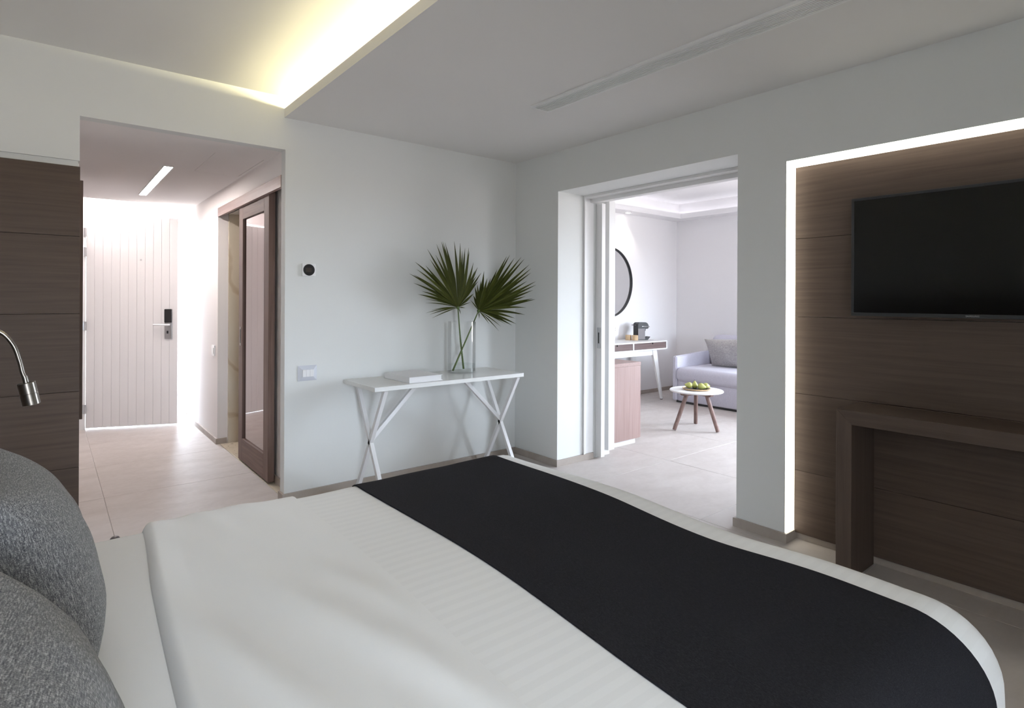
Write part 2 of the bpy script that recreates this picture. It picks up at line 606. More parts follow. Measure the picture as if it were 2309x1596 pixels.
# ceilings
struct('ceiling', boxes([
    (XW - .12, 1.45, YF - .12, YB, ZR, ZR + .1),
    (1.45, XC, YF - .12, YB, ZC, ZR + .1),
    (1.17, 1.45, YF - .12, YB, ZC, ZC + 0.012),
    (1.17, 1.185, YF - .12, YB, ZC + 0.012, 2.517)]), M['ceil'])
HY = 6.78
struct('ceiling_corridor', boxes([
    (0.126, 0.846, YB + .08, HY, ZH, ZH + .06), (1.153, HX, YB + .08, HY, ZH, ZH + .06),
    (0.846, 1.153, YB + .08, 4.143, ZH, ZH + .06), (0.846, 1.153, 4.836, HY, ZH, ZH + .06),
    (0.126, HX, YB + .08, YE, 2.42, 2.5)]), M['wall_hall'])
SX, SY = 6.99, 4.815     # inner edge of the living-room soffit
struct('ceiling_living', boxes([
    (XP, XL, SY, YL, 2.466, 2.50), (SX, XL, YF, SY, 2.466, 2.50), (XP, 3.95, YF, SY, 2.466, 2.50),
    (3.95, SX, SY, SY + .012, 2.50, 2.535), (SX, SX + .012, YF, SY + .012, 2.50, 2.535),
    (3.95, SX + .1, SY + .1, SY + .12, 2.50, 2.70), (SX + .1, SX + .12, YF, SY + .12, 2.50, 2.70), (3.93, 3.95, YF, SY + .12, 2.50, 2.70),
    (XP, XL, YF, YL, 2.69, 2.80)]), M['wall_living'])

# baseboards
bt, bh = 0.014, 0.05
struct('baseboard_back', boxes([(HX - bt, XC, YB - bt, YB, 0, bh), (HX - bt, HX, YB, YB + 0.08, 0, bh)]), M['base'])
struct('baseboard_right', boxes([
    (XC - bt, XC, 3.245 - bt, YB - bt, 0, bh), (XC, 3.49, 3.245 - bt, 3.245, 0, bh),
    (XC - bt, XC, NY1 - bt, 1.747 + bt, 0, bh), (XC, NX - 0.02, NY1 - bt, NY1, 0, bh), (XC, XP, 1.747, 1.747 + bt, 0, bh),
    (NX - 0.02, NX, NY0, NY1, 0, 0.037), (XC - bt, XC, YF, NY0, 0, bh)]), M['base'])
struct('baseboard_corridor', boxes([
    (HX - bt, HX, 5.63 - bt, YE, 0, bh), (HX, 1.255, 5.63 - bt, 5.63, 0, bh), (1.262 - bt, 1.262, YB + .08, 4.75, 0, bh)]), M['base'])
struct('baseboard_living', boxes([(XP, XL, YL - bt, YL, 0, bh), (XL - bt, XL, YF, YL - bt, 0, bh)]), M['base'])

# frame of the sliding door between the rooms (casing, track header)
struct('trim_1', boxes([
    (3.373, 3.39, 3.228, 3.245, bh, 2.147), (3.39, 3.487, 3.238, 3.245, bh, 2.147),
    (3.373, 3.448, 1.747, 3.228, 2.128, 2.147), (3.448, 3.512, 1.747, 3.24, 2.097, 2.147),
    (3.625, XP, 3.19, 3.245, bh, 2.147)], bev=0.0015), M['white'])
# window frames behind the camera and beside the sofa
for nm, w_ in (('window_1', WIN_BED), ('window_2', WIN_FRONT)):
    struct(nm, boxes([(w_[0], w_[0] + .03, YF - .10, YF - .05, w_[2], w_[3]), (w_[1] - .03, w_[1], YF - .10, YF - .05, w_[2], w_[3]),
                      (w_[0] + .03, w_[1] - .03, YF - .10, YF - .05, w_[3] - .03, w_[3]), (w_[0] + .03, w_[1] - .03, YF - .10, YF - .05, w_[2], w_[2] + .03)]), M['white'])
struct('window_3', boxes([(XL + .05, XL + .10, sw[0], sw[0] + .03, sw[2], sw[3]), (XL + .05, XL + .10, sw[1] - .03, sw[1], sw[2], sw[3]),
                          (XL + .05, XL + .10, sw[0] + .03, sw[1] - .03, sw[3] - .03, sw[3]), (XL + .05, XL + .10, sw[0] + .03, sw[1] - .03, sw[2], sw[2] + .03)]), M['white'])

# ---- entrance door: frame, leaf ajar with planks, lock, hinges
d1 = thing('door_1', None, None, (0.288, YE, 0))
d1['kind'] = 'structure'
obj('door_frame', boxes([(0.235, 0.288, YE - .012, YE + .12, 0, 2.165), (1.13, 1.165, YE - .012, YE + .12, 0, 2.165),
                         (0.288, 1.13, YE - .012, YE + .12, 2.145, 2.165)], bev=0.001), M['white'], d1)
ang = math.atan2(6.752 - 7.052, 1.035 - 0.288)
DM = Matrix.Translation((0.288, 7.048, 0)) @ Matrix.Rotation(ang, 4, 'Z')   # local x along the leaf, -y faces the corridor
W, n = 0.805, 11
obj('door_leaf', boxm(0, W, 0.012, 0.045, 0.010, 2.122, M=DM), M['door_white'], d1)
pw = W / n
for k in range(n):
    bm = bmesh.new()
    B(bm, k * pw + 0.0004, (k + 1) * pw - 0.0004, 0.0, 0.0125, 0.010, 2.122, bev=0.0022, seg=1, M=DM)
    obj('plank', bm, M['door_white'], d1)
lp = obj('lock_plate', boxm(0.690, 0.760, -0.020, 0.0, 0.888, 1.052, bev=0.004, M=DM), M['steel'], d1)
obj('card_reader', boxm(0.690, 0.758, -0.026, 0.0, 1.052, 1.190, bev=0.005, M=DM), M['black'], lp)
obj('keyhole', boxm(0.712, 0.728, -0.0215, -0.0195, 0.94, 0.968, bev=0.0005, M=DM), M['black'], lp)
bm = bmesh.new()
tube(bm, [DM @ Vector(p) for p in ((0.735, -0.018, 1.03), (0.735, -0.05, 1.03), (0.72, -0.062, 1.03), (0.60, -0.062, 1.032))], 0.009, 12)
obj('lever_handle', bm, M['white_metal'], lp, smooth=True, angle=50)
for z in (1.947, 1.754, 1.023, 0.203):
    bm = bmesh.new()
    tube(bm, [(0.284, YE - .022, z - .045), (0.284, YE - .022, z + .045)], 0.009, 12)
    B(bm, 0.262, 0.284, YE - .016, YE - .012, z - .045, z + .045)
    obj('hinge', bm, M['steel'], d1, smooth=True, angle=40)
obj('peephole', lathem([(0, .003), (.008, .003), (.009, 0)], DM @ Vector((0.475, 0, 1.688)), 16, 'Y'), M['steel'], d1)

# ---- bathroom sliding door with mirror, fascia
d2 = thing('door_2', None, None, (1.22, 4.59, 0))
d2['kind'] = 'structure'
X0, X1 = 1.198, 1.242
obj('stile', boxm(X0, X1, 4.876, 4.986, 0.012, 2.055, bev=0.002), M['dwood_z'], d2)
obj('stile', boxm(X0, X1, 4.185, 4.300, 0.012, 2.055, bev=0.002), M['dwood_z'], d2)
obj('rail', boxm(X0, X1, 4.300, 4.876, 1.930, 2.055, bev=0.002), M['dwood_y'], d2)
obj('rail', boxm(X0, X1, 4.300, 4.876, 0.012, 0.190, bev=0.002), M['dwood_y'], d2)
obj('mirror_pane', boxm(X0 + .014, X1 - .01, 4.296, 4.880, 0.186, 1.934), M['mirror_tint'], d2)
hp = obj('flush_pull', boxm(X0 - .002, X0 + .004, 4.915, 4.945, 0.925, 1.075, bev=0.0015), M['nickel'], d2)
obj('recess_shade', boxm(X0 - .0026, X0 - .0018, 4.923, 4.937, 0.945, 1.055, bev=0.0002), M['gap_shade'], hp)  # flat dark plate painted as the shade of a recess
struct('trim_2', boxm(HX - .004, 1.200, YB + .08, 5.63, 2.03, 2.108, bev=0.0015), M['pink_y'])
struct('trim_3', boxm(1.205, 1.255, YB + .082, 5.625, 2.066, 2.104), M['gap_shade'])  # solid dark box in the slot above the door, painted as shade

# ---- sliding door between bedroom and living room
d3 = thing('door_3', None, None, (3.545, 3.30, 0))
d3['kind'] = 'structure'
obj('door_leaf', boxm(3.524, 3.566, 3.180, 3.244, 0.012, 2.095, bev=0.0015), M['white'], d3)
hp = obj('flush_pull', boxm(3.5205, 3.5245, 3.189, 3.227, 0.905, 1.075, bev=0.0015), M['steel'], d3)
obj('recess_shade', boxm(3.5195, 3.5208, 3.202, 3.214, 0.945, 1.035, bev=0.0002), M['gap_shade'], hp)  # dark plate on the pull, drawn as recess shade

# ------------------------------------------------------------------ ceiling fittings
# cove strip hidden behind the lip of the bedroom soffit
o = solo('led_strip', boxm(1.372, 1.384, YF + .05, YB - .02, ZC + 0.0125, ZC + 0.050), M['led_cove'],
         'warm light strip in the ceiling cove above the bed', 'light strip')
# air grille
g = thing('air_grille', 'long white slotted air grille in the bedroom ceiling', 'air grille', (2.305, 1.40, ZC))
GX0, GX1, GY0, GY1 = 2.235, 2.378, 0.20, 2.590
obj('frame', boxes([(GX0, GX0 + .018, GY0, GY1, ZC - .011, ZC), (GX1 - .012, GX1, GY0, GY1, ZC - .011, ZC),
                    (GX0 + .018, GX1 - .012, GY1 - .012, GY1, ZC - .011, ZC), (GX0 + .018, GX1 - .012, GY0, GY0 + .012, ZC - .011, ZC)], bev=0.0008), M['white'], g)
obj('backing', boxm(GX0 + .018, GX1 - .012, GY0 + .012, GY1 - .012, ZC - .0008, ZC - .0001), mat('grille_shade', (0.05, 0.05, 0.05), 0.8), g)  # dark sheet painted as the shade between the slats
ns = 9
pitch = (GX1 - .012 - GX0 - .018) / ns
for k in range(ns):
    x = GX0 + .018 + pitch * (k + .5)
    obj('slat', boxm(x - .0032, x + .0032, GY0 + .012, GY1 - .012, ZC - .0105, ZC - .0009), M['white'], g)

# corridor ceiling: hatch, linear light, entrance cove strip
solo('ceiling_hatch', boxm(0.849, 1.150, 4.146, 4.833, ZH + .001, ZH + .012), M['wall_hall'],
     'flush white access hatch in the corridor ceiling', 'ceiling hatch')
t = thing('linear_ceiling_light', 'lit narrow linear light recessed in the corridor ceiling', 'ceiling light', (0.672, 5.51, ZH - .006))
obj('frame', boxes([(0.640, 0.647, 4.775, 6.25, ZH - .006, ZH), (0.699, 0.706, 4.775, 6.25, ZH - .006, ZH),
                    (0.647, 0.699, 4.775, 4.782, ZH - .006, ZH), (0.647, 0.699, 6.243, 6.25, ZH - .006, ZH)]), M['white'], t)
obj('diffuser', boxm(0.647, 0.699, 4.782, 6.243, ZH - .005, ZH), M['led_hall'], t)
solo('led_strip', boxm(0.15, 1.16, HY + .01, HY + .03, 2.30, 2.315), M['led_entry'],
     'bright light strip in the ceiling slot above the entrance door', 'light strip')

# TV niche reveal: its lining glows in place of light from a hidden strip
t = thing('led_strip', 'bright white glowing reveal edging the dark TV panel', 'light strip', (3.14, NY1, 0))
obj('diffuser', boxm(XC + .003, 3.182, NY1 - .0075, NY1 - .0005, bh, NZ - .0005), M['niche_glow'], t)
obj('diffuser', boxm(XC + .003, 3.182, NY0 + .0075, NY1 - .0075, 2.0305, NZ - .0005), M['niche_glow'], t)
obj('diffuser', boxm(XC + .003, 3.182, NY0 + .0005, NY0 + .0075, bh, NZ - .0005), M['niche_glow'], t)

# fill strips added in the living-room ceiling cove to brighten the walls
t = thing('led_strip', 'soft white fill strip added in the living room ceiling cove', 'light strip', (5.5, SY + .05, 2.505))
obj('strip', boxm(4.0, SX + .06, SY + .05, SY + .065, 2.502, 2.512), M['fill_living'], t)
obj('strip', boxm(SX + .05, SX + .065, YF + .05, SY + .045, 2.502, 2.512), M['fill_living'], t)

# fill lamp added to brighten the bathroom (unseen, behind the sliding door)
t = thing('bathroom_fill_lamp', 'added round white fill lamp inside the bathroom, out of view', 'ceiling lamp', (1.95, 4.9, 2.26))
obj('diffuser', lathem([(0, -.04), (.12, -.035), (.15, -.012), (.15, 0), (0, 0)], (1.95, 4.9, 2.2985), 32), emit('fill_bath', (1.0, 0.88, 0.68), 9.0), t, smooth=True)
obj('rim', lathem([(.151, -.014), (.158, -.014), (.158, 0), (.151, 0), (.151, -.014)], (1.95, 4.9, 2.2985), 32), M['white'], t, smooth=True, angle=40)

# living-room downlight
t = thing('downlight', 'small lit round downlight in the living room soffit', 'downlight', (5.99, 4.945, 2.466))
obj('rim', lathem([(.034, .0), (.045, .0), (.045, -.004), (.034, -.004), (.034, .0)], (5.99, 4.945, 2.466), 32), M['white'], t, smooth=True, angle=40)
obj('lamp', lathem([(0, -.0015), (.0335, -.0015), (.0335, -.0003), (0, -.0003)], (5.99, 4.945, 2.466), 32), M['led_spot'], t)
sp = bpy.data.lights.new('downlight_beam', 'SPOT')
sp.energy = 14; sp.color = (1.0, 0.93, 0.82); sp.spot_size = math.radians(95); sp.spot_blend = 0.5; sp.shadow_soft_size = 0.03
so = bpy.data.objects.new('downlight_beam', sp)
so.location = (0, 0, -0.012)
so.rotation_euler = (0, 0, 0)
so.parent = t
COL.objects.link(so)

# ------------------------------------------------------------------ dark timber panels
t = thing('timber_wall_panel', 'dark brown oak wall panel of horizontal boards behind the television', 'wall panel', (3.2, 0.63, 0.037))
zs = [0.037, 0.379, 0.797, 1.215, 1.640, 2.030]
for a, b in zip(zs, zs[1:]):
    obj('board', boxm(3.180, 3.2145, NY0 + .010, NY1 - .008, a + .0008, b - .0008, bev=0.001, seg=1), M['wood_y'], t)
t = thing('timber_wall_panel', 'dark brown wall panel of horizontal boards beside the corridor opening', 'wall panel', (-0.1, 3.72, 0))
zs = [0.0, 0.428, 0.818, 1.219, 1.617, 1.978]
for a, b in zip(zs, zs[1:]):
    obj('board', boxm(XW + .002, 0.126, 3.702, YB + .0115, a + .0008, b - .0008, bev=0.001, seg=1), M['wood_x'], t)
t = thing('wall_cabinet', 'narrow dark wall-hung cabinet seen edge-on in the corridor', 'cabinet', (0.155, 5.3, 0.452))
obj('body', boxm(0.1262, 0.168, 5.0, 5.7, 0.452, 2.121, bev=0.002), M['wood_z'], t)
obj('door', boxm(0.168, 0.188, 5.0, 5.7, 0.452, 2.121, bev=0.002), M['wood_z'], t)

# ------------------------------------------------------------------ television and desk on the timber wall
t = thing('television', 'large black flat television mounted on the dark timber wall', 'television', (3.11, 0.665, 1.228))
TY0, TY1, TZ0, TZ1 = 0.185, 1.147, 1.229, 1.808
obj('housing', boxm(3.108, 3.150, TY0 + .02, TY1 - .02, TZ0 + .03, TZ1 - .03, bev=0.01), M['bezel'], t)
obj('bezel', boxes([(3.098, 3.112, TY0, TY1, TZ1 - .013, TZ1), (3.098, 3.112, TY0, TY1, TZ0, TZ0 + .017),
                    (3.098, 3.112, TY0, TY0 + .012, TZ0 + .017, TZ1 - .013), (3.098, 3.112, TY1 - .012, TY1, TZ0 + .017, TZ1 - .013)], bev=0.0012), M['bezel'], t)
obj('screen', boxm(3.1005, 3.110, TY0 + .012, TY1 - .012, TZ0 + .017, TZ1 - .013), M['screen'], t)
obj('wall_mount', boxm(3.150, 3.1795, 0.52, 0.81, 1.36, 1.66), M['black_matt'], t)


def lettering(txt, size, mtx, m, parent, name='lettering'):
    cu = bpy.data.curves.new('txt', 'FONT')
    cu.body = txt
    cu.size = size
    cu.align_x = 'CENTER'
    cu.align_y = 'CENTER'
    cu.space_character = 1.15
    to = bpy.data.objects.new('txt', cu)
    COL.objects.link(to)
    bpy.context.view_layer.update()
    me = bpy.data.meshes.new_from_object(to.evaluated_get(bpy.context.evaluated_depsgraph_get()))
    bpy.data.objects.remove(to)
    me.transform(Matrix.Translation(-ORG[parent.name]) @ mtx)
    me.materials.clear()
    me.name = name
    return new_obj(name, me, m, parent)


MT = Matrix.Translation((3.0976, 0.666, TZ0 + .0085)) @ Matrix(((0, 0, -1, 0), (-1, 0, 0, 0), (0, 1, 0, 0), (0, 0, 0, 1)))
lettering('SAMSUNG', 0.0095, MT, M['print'], t)

t = thing('wall_desk', 'dark oak bridge-shaped desk under the television', 'desk', (3.04, 0.64, 0))
DX0, DX1, DY0, DY1, DT = 2.90, 3.1785, 0.150, 1.136, 0.793
bm = bmesh.new()
# mitred front: each piece is a prism so the corner joint is a real diagonal


def mitre_piece(pts):
    b_ = bmesh.new()
    f = [b_.verts.new((DX0, y, z)) for y, z in pts]
    k_ = [b_.verts.new((DX1, y, z)) for y, z in pts]
    b_.faces.new(f); b_.faces.new(list(reversed(k_)))
    for i_ in range(len(pts)):
        b_.faces.new((f[i_], k_[i_], k_[(i_ + 1) % len(pts)], f[(i_ + 1) % len(pts)]))
    bmesh.ops.bevel(b_, geom=list(b_.edges), offset=0.0009, segments=1, affect='EDGES')
    return b_


lw = 0.067
bm.free()
obj('top', mitre_piece([(DY0, DT), (DY1, DT), (DY1 - lw, DT - lw), (DY0 + lw, DT - lw)]), M['wood_y'], t)
obj('leg', mitre_piece([(DY1, DT), (DY1, 0.001), (DY1 - lw, 0.001), (DY1 - lw, DT - lw)]), M['wood_z'], t)
obj('leg', mitre_piece([(DY0, DT), (DY0 + lw, DT - lw), (DY0 + lw, 0.001), (DY0, 0.001)]), M['wood_z'], t)

# ------------------------------------------------------------------ bed
BX0, BXF, BYN, BYR = -0.24, 1.705, 0.474, 2.160      # head, start of the edge rounding at foot / near / far side
ZT = 0.553
RN, RF, RR = 0.166, 0.115, 0.06                        # edge radii: near, foot, far


def table(pts_, v):
    """smooth lookup through (position, value) pairs"""
    if v <= pts_[0][0]: return pts_[0][1]
    for (a_, va), (b_, vb) in zip(pts_, pts_[1:]):
        if v <= b_:
            k_ = [q for q, _ in pts_].index(a_)
            p0 = pts_[max(0, k_ - 1)][1]
            p3 = pts_[min(len(pts_) - 1, k_ + 2)][1]
            u = (v - a_) / (b_ - a_)
            return 0.5 * (2 * va + (vb - p0) * u + (2 * p0 - 5 * va + 4 * vb - p3) * u * u + (3 * va - p0 - 3 * vb + p3) * u ** 3)
    return pts_[-1][1]


def foot_shift(s_):
    return table([(0.1, 0.010), (0.3, 0.010), (0.45, 0.006), (0.70, 0.016), (1.0, -0.014), (1.5, 0.030), (2.1, -0.008)], s_)


def bed_pt(t_, s_, off=0.0, zoff=0.0):
    """t_ along x, s_ along y measured on the cloth; past the flat it rolls over the edge"""
    b_ = max(0.0, t_ - BXF)
    if s_ < BYN: a_, sg, Ra = BYN - s_, -1, RN
    elif s_ > BYR: a_, sg, Ra = s_ - BYR, 1, RR
    else: a_, sg, Ra = 0.0, 0, RF
    r = math.hypot(a_, b_)
    f_ = min(1.0, max(0.0, (t_ - 1.25) / 0.42))
    x = min(t_, BXF) + foot_shift(s_) * f_ * f_ * (3 - 2 * f_)
    y = min(max(s_, BYN), BYR)
    if r < 1e-9:
        return Vector((x, y, ZT + zoff + off))
    ca, sa = b_ / r, a_ / r
    R = RF * ca * ca + Ra * sa * sa
    if r < R * PI / 2:
        th = r / R
        out, drop, nh, nv = R * math.sin(th), R * (1 - math.cos(th)), math.sin(th), math.cos(th)
    else:
        out, drop, nh, nv = R + (r - R * PI / 2) * 0.03, R + (r - R * PI / 2), 1.0, 0.0
    return Vector((x + ca * (out + off * nh), y + sg * sa * (out + off * nh), ZT + zoff - drop + off * nv))


def lin(a, b, n_): return [a + (b - a) * k / (n_ - 1) for k in range(n_)]


def fbm(x, y, z):
    return noise.noise(Vector((x, y, z)))


def wrinkle(x, y):
    """height of soft creases in the duvet"""
    h = 0.004 * fbm(x * 2.2, y * 1.3, 1.7) + 0.0022 * fbm(x * 7, y * 2.2, 4.1)
    return h


def sheet_mesh(ts, ss, off, zf, thick, xf=None):
    """cloth over the bed, given thickness; zf(t, s) adds to the height"""
    bm_ = bmesh.new()
    def pt(t_, s_, o_):
        if xf is None: return bed_pt(t_, s_, o_, zf(t_, s_))
        x_ = xf(t_, s_)
        return bed_pt(x_, s_, o_, zf(t_, x_, s_))

    top = [[bm_.verts.new(pt(t_, s_, off)) for s_ in ss] for t_ in ts]
    bot = [[bm_.verts.new(pt(t_, s_, off - thick)) for s_ in ss] for t_ in ts]
    nt, n_ = len(ts), len(ss)
    for i_ in range(nt - 1):
        for j_ in range(n_ - 1):
            bm_.faces.new((top[i_][j_], top[i_ + 1][j_], top[i_ + 1][j_ + 1], top[i_][j_ + 1]))
            bm_.faces.new((bot[i_][j_], bot[i_][j_ + 1], bot[i_ + 1][j_ + 1], bot[i_ + 1][j_]))
    for i_ in range(nt - 1):
        bm_.faces.new((top[i_][0], bot[i_][0], bot[i_ + 1][0], top[i_ + 1][0]))
        bm_.faces.new((top[i_][-1], top[i_ + 1][-1], bot[i_ + 1][-1], bot[i_][-1]))
    for j_ in range(n_ - 1):
        bm_.faces.new((top[0][j_], top[0][j_ + 1], bot[0][j_ + 1], bot[0][j_]))
        bm_.faces.new((top[-1][j_], bot[-1][j_], bot[-1][j_ + 1], top[-1][j_ + 1]))
    return bm_




t = thing('bed', 'wide bed with white mattress standing against the head wall', 'bed', (0.75, 1.28, 0))
bm = bmesh.new()
sec = [(0.360, 0.255)] + [(0.480 - 0.12 * math.cos(a_), 0.426 + 0.12 * math.sin(a_)) for a_ in lin(0, PI / 2, 10)] + \
      [(2.170 + 0.03 * math.sin(a_), 0.516 + 0.03 * math.cos(a_)) for a_ in lin(0, PI / 2, 6)] + [(2.200, 0.255)]
fa = [bm.verts.new((BX0, y, z)) for y, z in sec]
fb = [bm.verts.new((1.70, y, z)) for y, z in sec]
bm.faces.new(fa); bm.faces.new(list(reversed(fb)))
for k in range(len(sec)):
    bm.faces.new((fa[k], fb[k], fb[(k + 1) % len(sec)], fa[(k + 1) % len(sec)]))
obj('mattress', bm, M['sheet'], t, smooth=True, angle=60)
obj('bed_base', boxm(BX0, 1.77, 0.37, 2.21, 0.07, 0.253, bev=0.012), M['sheet'], t)
for x, y in ((-0.14, .46), (-.14, 2.12), (1.66, .46), (1.66, 2.12)):
    obj('leg', lathem([(0, 0), (.022, 0), (.028, .07), (0, .07)], (x, y, 0), 20), M['black_matt'], t, smooth=True, angle=40)
for k in range(3):
    obj('headboard_panel', boxm(XW + .002, BX0 - .003, 0.2 + k * .72, 0.92 + k * .72 - .003, 0.25, 1.35, bev=0.008), M['wood_y'], t)

# duvet: from under the turned-down band to the foot, hanging over three sides
ss = lin(BYN - 0.50, BYN, 22)[:-1] + lin(BYN, BYR, 60)[:-1] + lin(BYR, BYR + 0.40, 20)
ts = lin(0.255, BXF, 64)[:-1] + lin(BXF, BXF + 0.42, 22)


def z_duvet(x, y):
    near_edge = 1.0 if x < BXF else 0.6
    return wrinkle(x, y) * near_edge


dv = solo('duvet', sheet_mesh(ts, ss, 0.0, z_duvet, 0.016), M['duvet'], 'white satin-striped duvet spread over the bed', 'duvet', smooth=True, angle=60)
# turned-down sheet band at the head end
sb = lin(BYN - 0.42, BYN, 20)[:-1] + lin(BYN, BYR, 60)[:-1] + lin(BYR, BYR + 0.33, 16)
tb = [(k / 64.0) ** 1.6 for k in range(65)]


def band_x(u, s_):
    h = table([(0.6, 0.176), (1.2, 0.186), (1.72, 0.208), (2.16, 0.238)], s_)
    f_ = table([(0.5, 0.66), (0.8, 0.676), (1.35, 0.712), (2.19, 0.714)], s_)
    return h + (f_ - h) * u


def z_band(u, x, y):
    swell = -0.020 + 0.033 * (math.sin(min(1.0, u / 0.055) * PI / 2) ** 0.55) * (1 - 0.3 * u)
    # creases fan out across the band
    k = fbm(x * 11 + 3.0 * y, y * 1.1 - 0.6 * x, 7.3) * 0.0095 + fbm(x * 5 + 1.2 * y, y * 0.9, 2.1) * 0.008
    fade = min(1.0, (1 - u) * 6)
    return wrinkle(x, y) + 0.004 + swell * fade + k * fade * min(1, u * 6)


bm = bmesh.new()
top_b = sheet_mesh(tb, sb, 0.008, z_band, 0.010, band_x)
band = obj('turned_down_sheet', top_b, M['sheet'], dv, smooth=True, angle=60)

# runner: dark cloth across the foot end
sr = lin(BYN - 0.44, BYN, 24)[:-1] + lin(BYN, BYR, 70)[:-1] + lin(BYR, BYR + 0.34, 18)
tr = lin(0.0, 1.0, 40)
bm = bmesh.new()
rows = []


def runner_edge(u, s_):
    h = table([(0.3, 0.900), (0.60, 0.912), (1.25, 0.967), (1.78, 0.966), (2.15, 0.957)], s_)
    f_ = table([(0.0, 1.615), (0.30, 1.615), (0.535, 1.626), (0.955, 1.618), (1.40, 1.627), (2.14, 1.664)], s_)
    return h + (f_ - h) * u


for lvl, off in ((0, 0.0065), (1, 0.0015)):
    rows.append([[bm.verts.new(bed_pt(runner_edge(u, s_), s_, off, z_duvet(runner_edge(u, s_), s_))) for s_ in sr] for u in tr])
T_, O_ = rows
for i in range(len(tr) - 1):
    for j in range(len(sr) - 1):
        bm.faces.new((T_[i][j], T_[i + 1][j], T_[i + 1][j + 1], T_[i][j + 1]))
        bm.faces.new((O_[i][j], O_[i][j + 1], O_[i + 1][j + 1], O_[i + 1][j]))
for i in range(len(tr) - 1):
    bm.faces.new((T_[i][0], O_[i][0], O_[i + 1][0], T_[i + 1][0]))
    bm.faces.new((T_[i][-1], T_[i + 1][-1], O_[i + 1][-1], O_[i][-1]))
for j in range(len(sr) - 1):
    bm.faces.new((T_[0][j], T_[0][j + 1], O_[0][j + 1], O_[0][j]))
    bm.faces.new((T_[-1][j], O_[-1][j], O_[-1][j + 1], T_[-1][j + 1]))
solo('bed_runner', bm, M['runner'], 'charcoal black fabric runner lying across the foot of the bed', 'bed runner', smooth=True, angle=60)


# ------------------------------------------------------------------ cushions
def cushion_mesh(w, h, t_, n_=40, pinch=0.10, seed=0.0, e=0.55):
    """plump cushion in the yz plane, thickness along x, centred at the origin"""
    bm_ = bmesh.new()
    g_ = {}
    for sgn in (1, -1):
        for i_ in range(n_ + 1):
            for j_ in range(n_ + 1):
                u, v = -1 + 2 * i_ / n_, -1 + 2 * j_ / n_
                edge = i_ in (0, n_) or j_ in (0, n_)
                if edge and sgn < 0:
                    g_[(sgn, i_, j_)] = g_[(1, i_, j_)]
                    continue
                y = u * w / 2 * (1 - pinch * (1 - abs(u)) * 0 - pinch * (1 - v * v) * abs(u) ** 3)
                z = v * h / 2 * (1 - pinch * (1 - u * u) * abs(v) ** 3)
                th = t_ / 2 * ((1 - abs(u) ** 2.6) * (1 - abs(v) ** 2.6)) ** e
                wr = 0.006 * fbm(u * 3 + seed, v * 3, sgn * 2.0 + seed) * (th / (t_ / 2))
                g_[(sgn, i_, j_)] = bm_.verts.new((sgn * (th + wr), y, z))
        for i_ in range(n_):
            for j_ in range(n_):
                q = [g_[(sgn, i_, j_)], g_[(sgn, i_ + 1, j_)], g_[(sgn, i_ + 1, j_ + 1)], g_[(sgn, i_, j_ + 1)]]
                bm_.faces.new(q if sgn > 0 else list(reversed(q)))
    return bm_


def place_cushion(name, label, w, h, t_, loc, tilt, yaw, roll, m, seed, cat='cushion', group=None, pinch=0.10, e=0.55):
    bm_ = cushion_mesh(w, h, t_, 40, pinch, seed, e)
    me = bpy.data.meshes.new(name)
    bmesh.ops.recalc_face_normals(bm_, faces=bm_.faces)
    for f in bm_.faces: f.smooth = True
    bm_.to_mesh(me); bm_.free()
    o_ = new_obj(name, me, m)
    o_.matrix_world = Matrix.Translation(loc) @ Matrix.Rotation(yaw, 4, 'Z') @ Matrix.Rotation(-tilt, 4, 'Y') @ Matrix.Rotation(roll, 4, 'X')
    ORG[o_.name] = Vector(loc)
    return tag(o_, label, cat, group)


place_cushion('cushion', 'charcoal woven cushion at the head of the bed, the one nearer the corridor', 0.54, 0.47, 0.25,
              (-0.046, 1.54, 0.742), math.radians(14), math.radians(4), 0, M['cushion'], 1.0, group='charcoal cushions on the bed')
place_cushion('cushion', 'charcoal woven cushion in front of the other, cut off by the picture corner', 0.52, 0.44, 0.25,
              (-0.044, 0.80, 0.728), math.radians(14), math.radians(-6), 0, M['cushion'], 5.0, group='charcoal cushions on the bed')

# ------------------------------------------------------------------ reading lamp on the headboard
t = thing('reading_lamp', 'brushed nickel gooseneck reading lamp with small cylinder head', 'lamp', (BX0, 1.80, 1.15))
ax = Vector((0.19, 0, -0.982)).normalized()
hc = Vector((-0.0405, 1.80, 1.096))       # top of the head
obj('wall_plate', lathem([(0, 0.0), (.03, 0.0), (.03, .012), (0, .012)], (BX0 - .001, 1.80, 1.15), 32, 'X'), M['nickel'], t, smooth=True, angle=40)
P = [Vector((-.24, 1.8, 1.15)), Vector((-.20, 1.8, 1.175)), Vector((-.158, 1.8, 1.214)), Vector((-.115, 1.8, 1.227)), Vector((-.085, 1.8, 1.217)),
     Vector((-.064, 1.8, 1.187)), Vector((-.053, 1.8, 1.15)), Vector((-.0475, 1.8, 1.122)), hc - ax * 0.012]


def smooth_path(pts_, k_=6):
    out = []
    for i_ in range(len(pts_) - 1):
        p0 = pts_[max(0, i_ - 1)]; p1 = pts_[i_]; p2 = pts_[i_ + 1]; p3 = pts_[min(len(pts_) - 1, i_ + 2)]
        for q in range(k_):
            u = q / k_
            out.append(0.5 * ((2 * p1) + (-p0 + p2) * u + (2 * p0 - 5 * p1 + 4 * p2 - p3) * u * u + (-p0 + 3 * p1 - 3 * p2 + p3) * u ** 3))
    out.append(pts_[-1])
    return out


path = smooth_path(P, 14)
obj('gooseneck', tubem(path, [0.0045 + (0.0006 if k % 2 else 0) for k in range(len(path))], 14), M['nickel'], t, smooth=True)


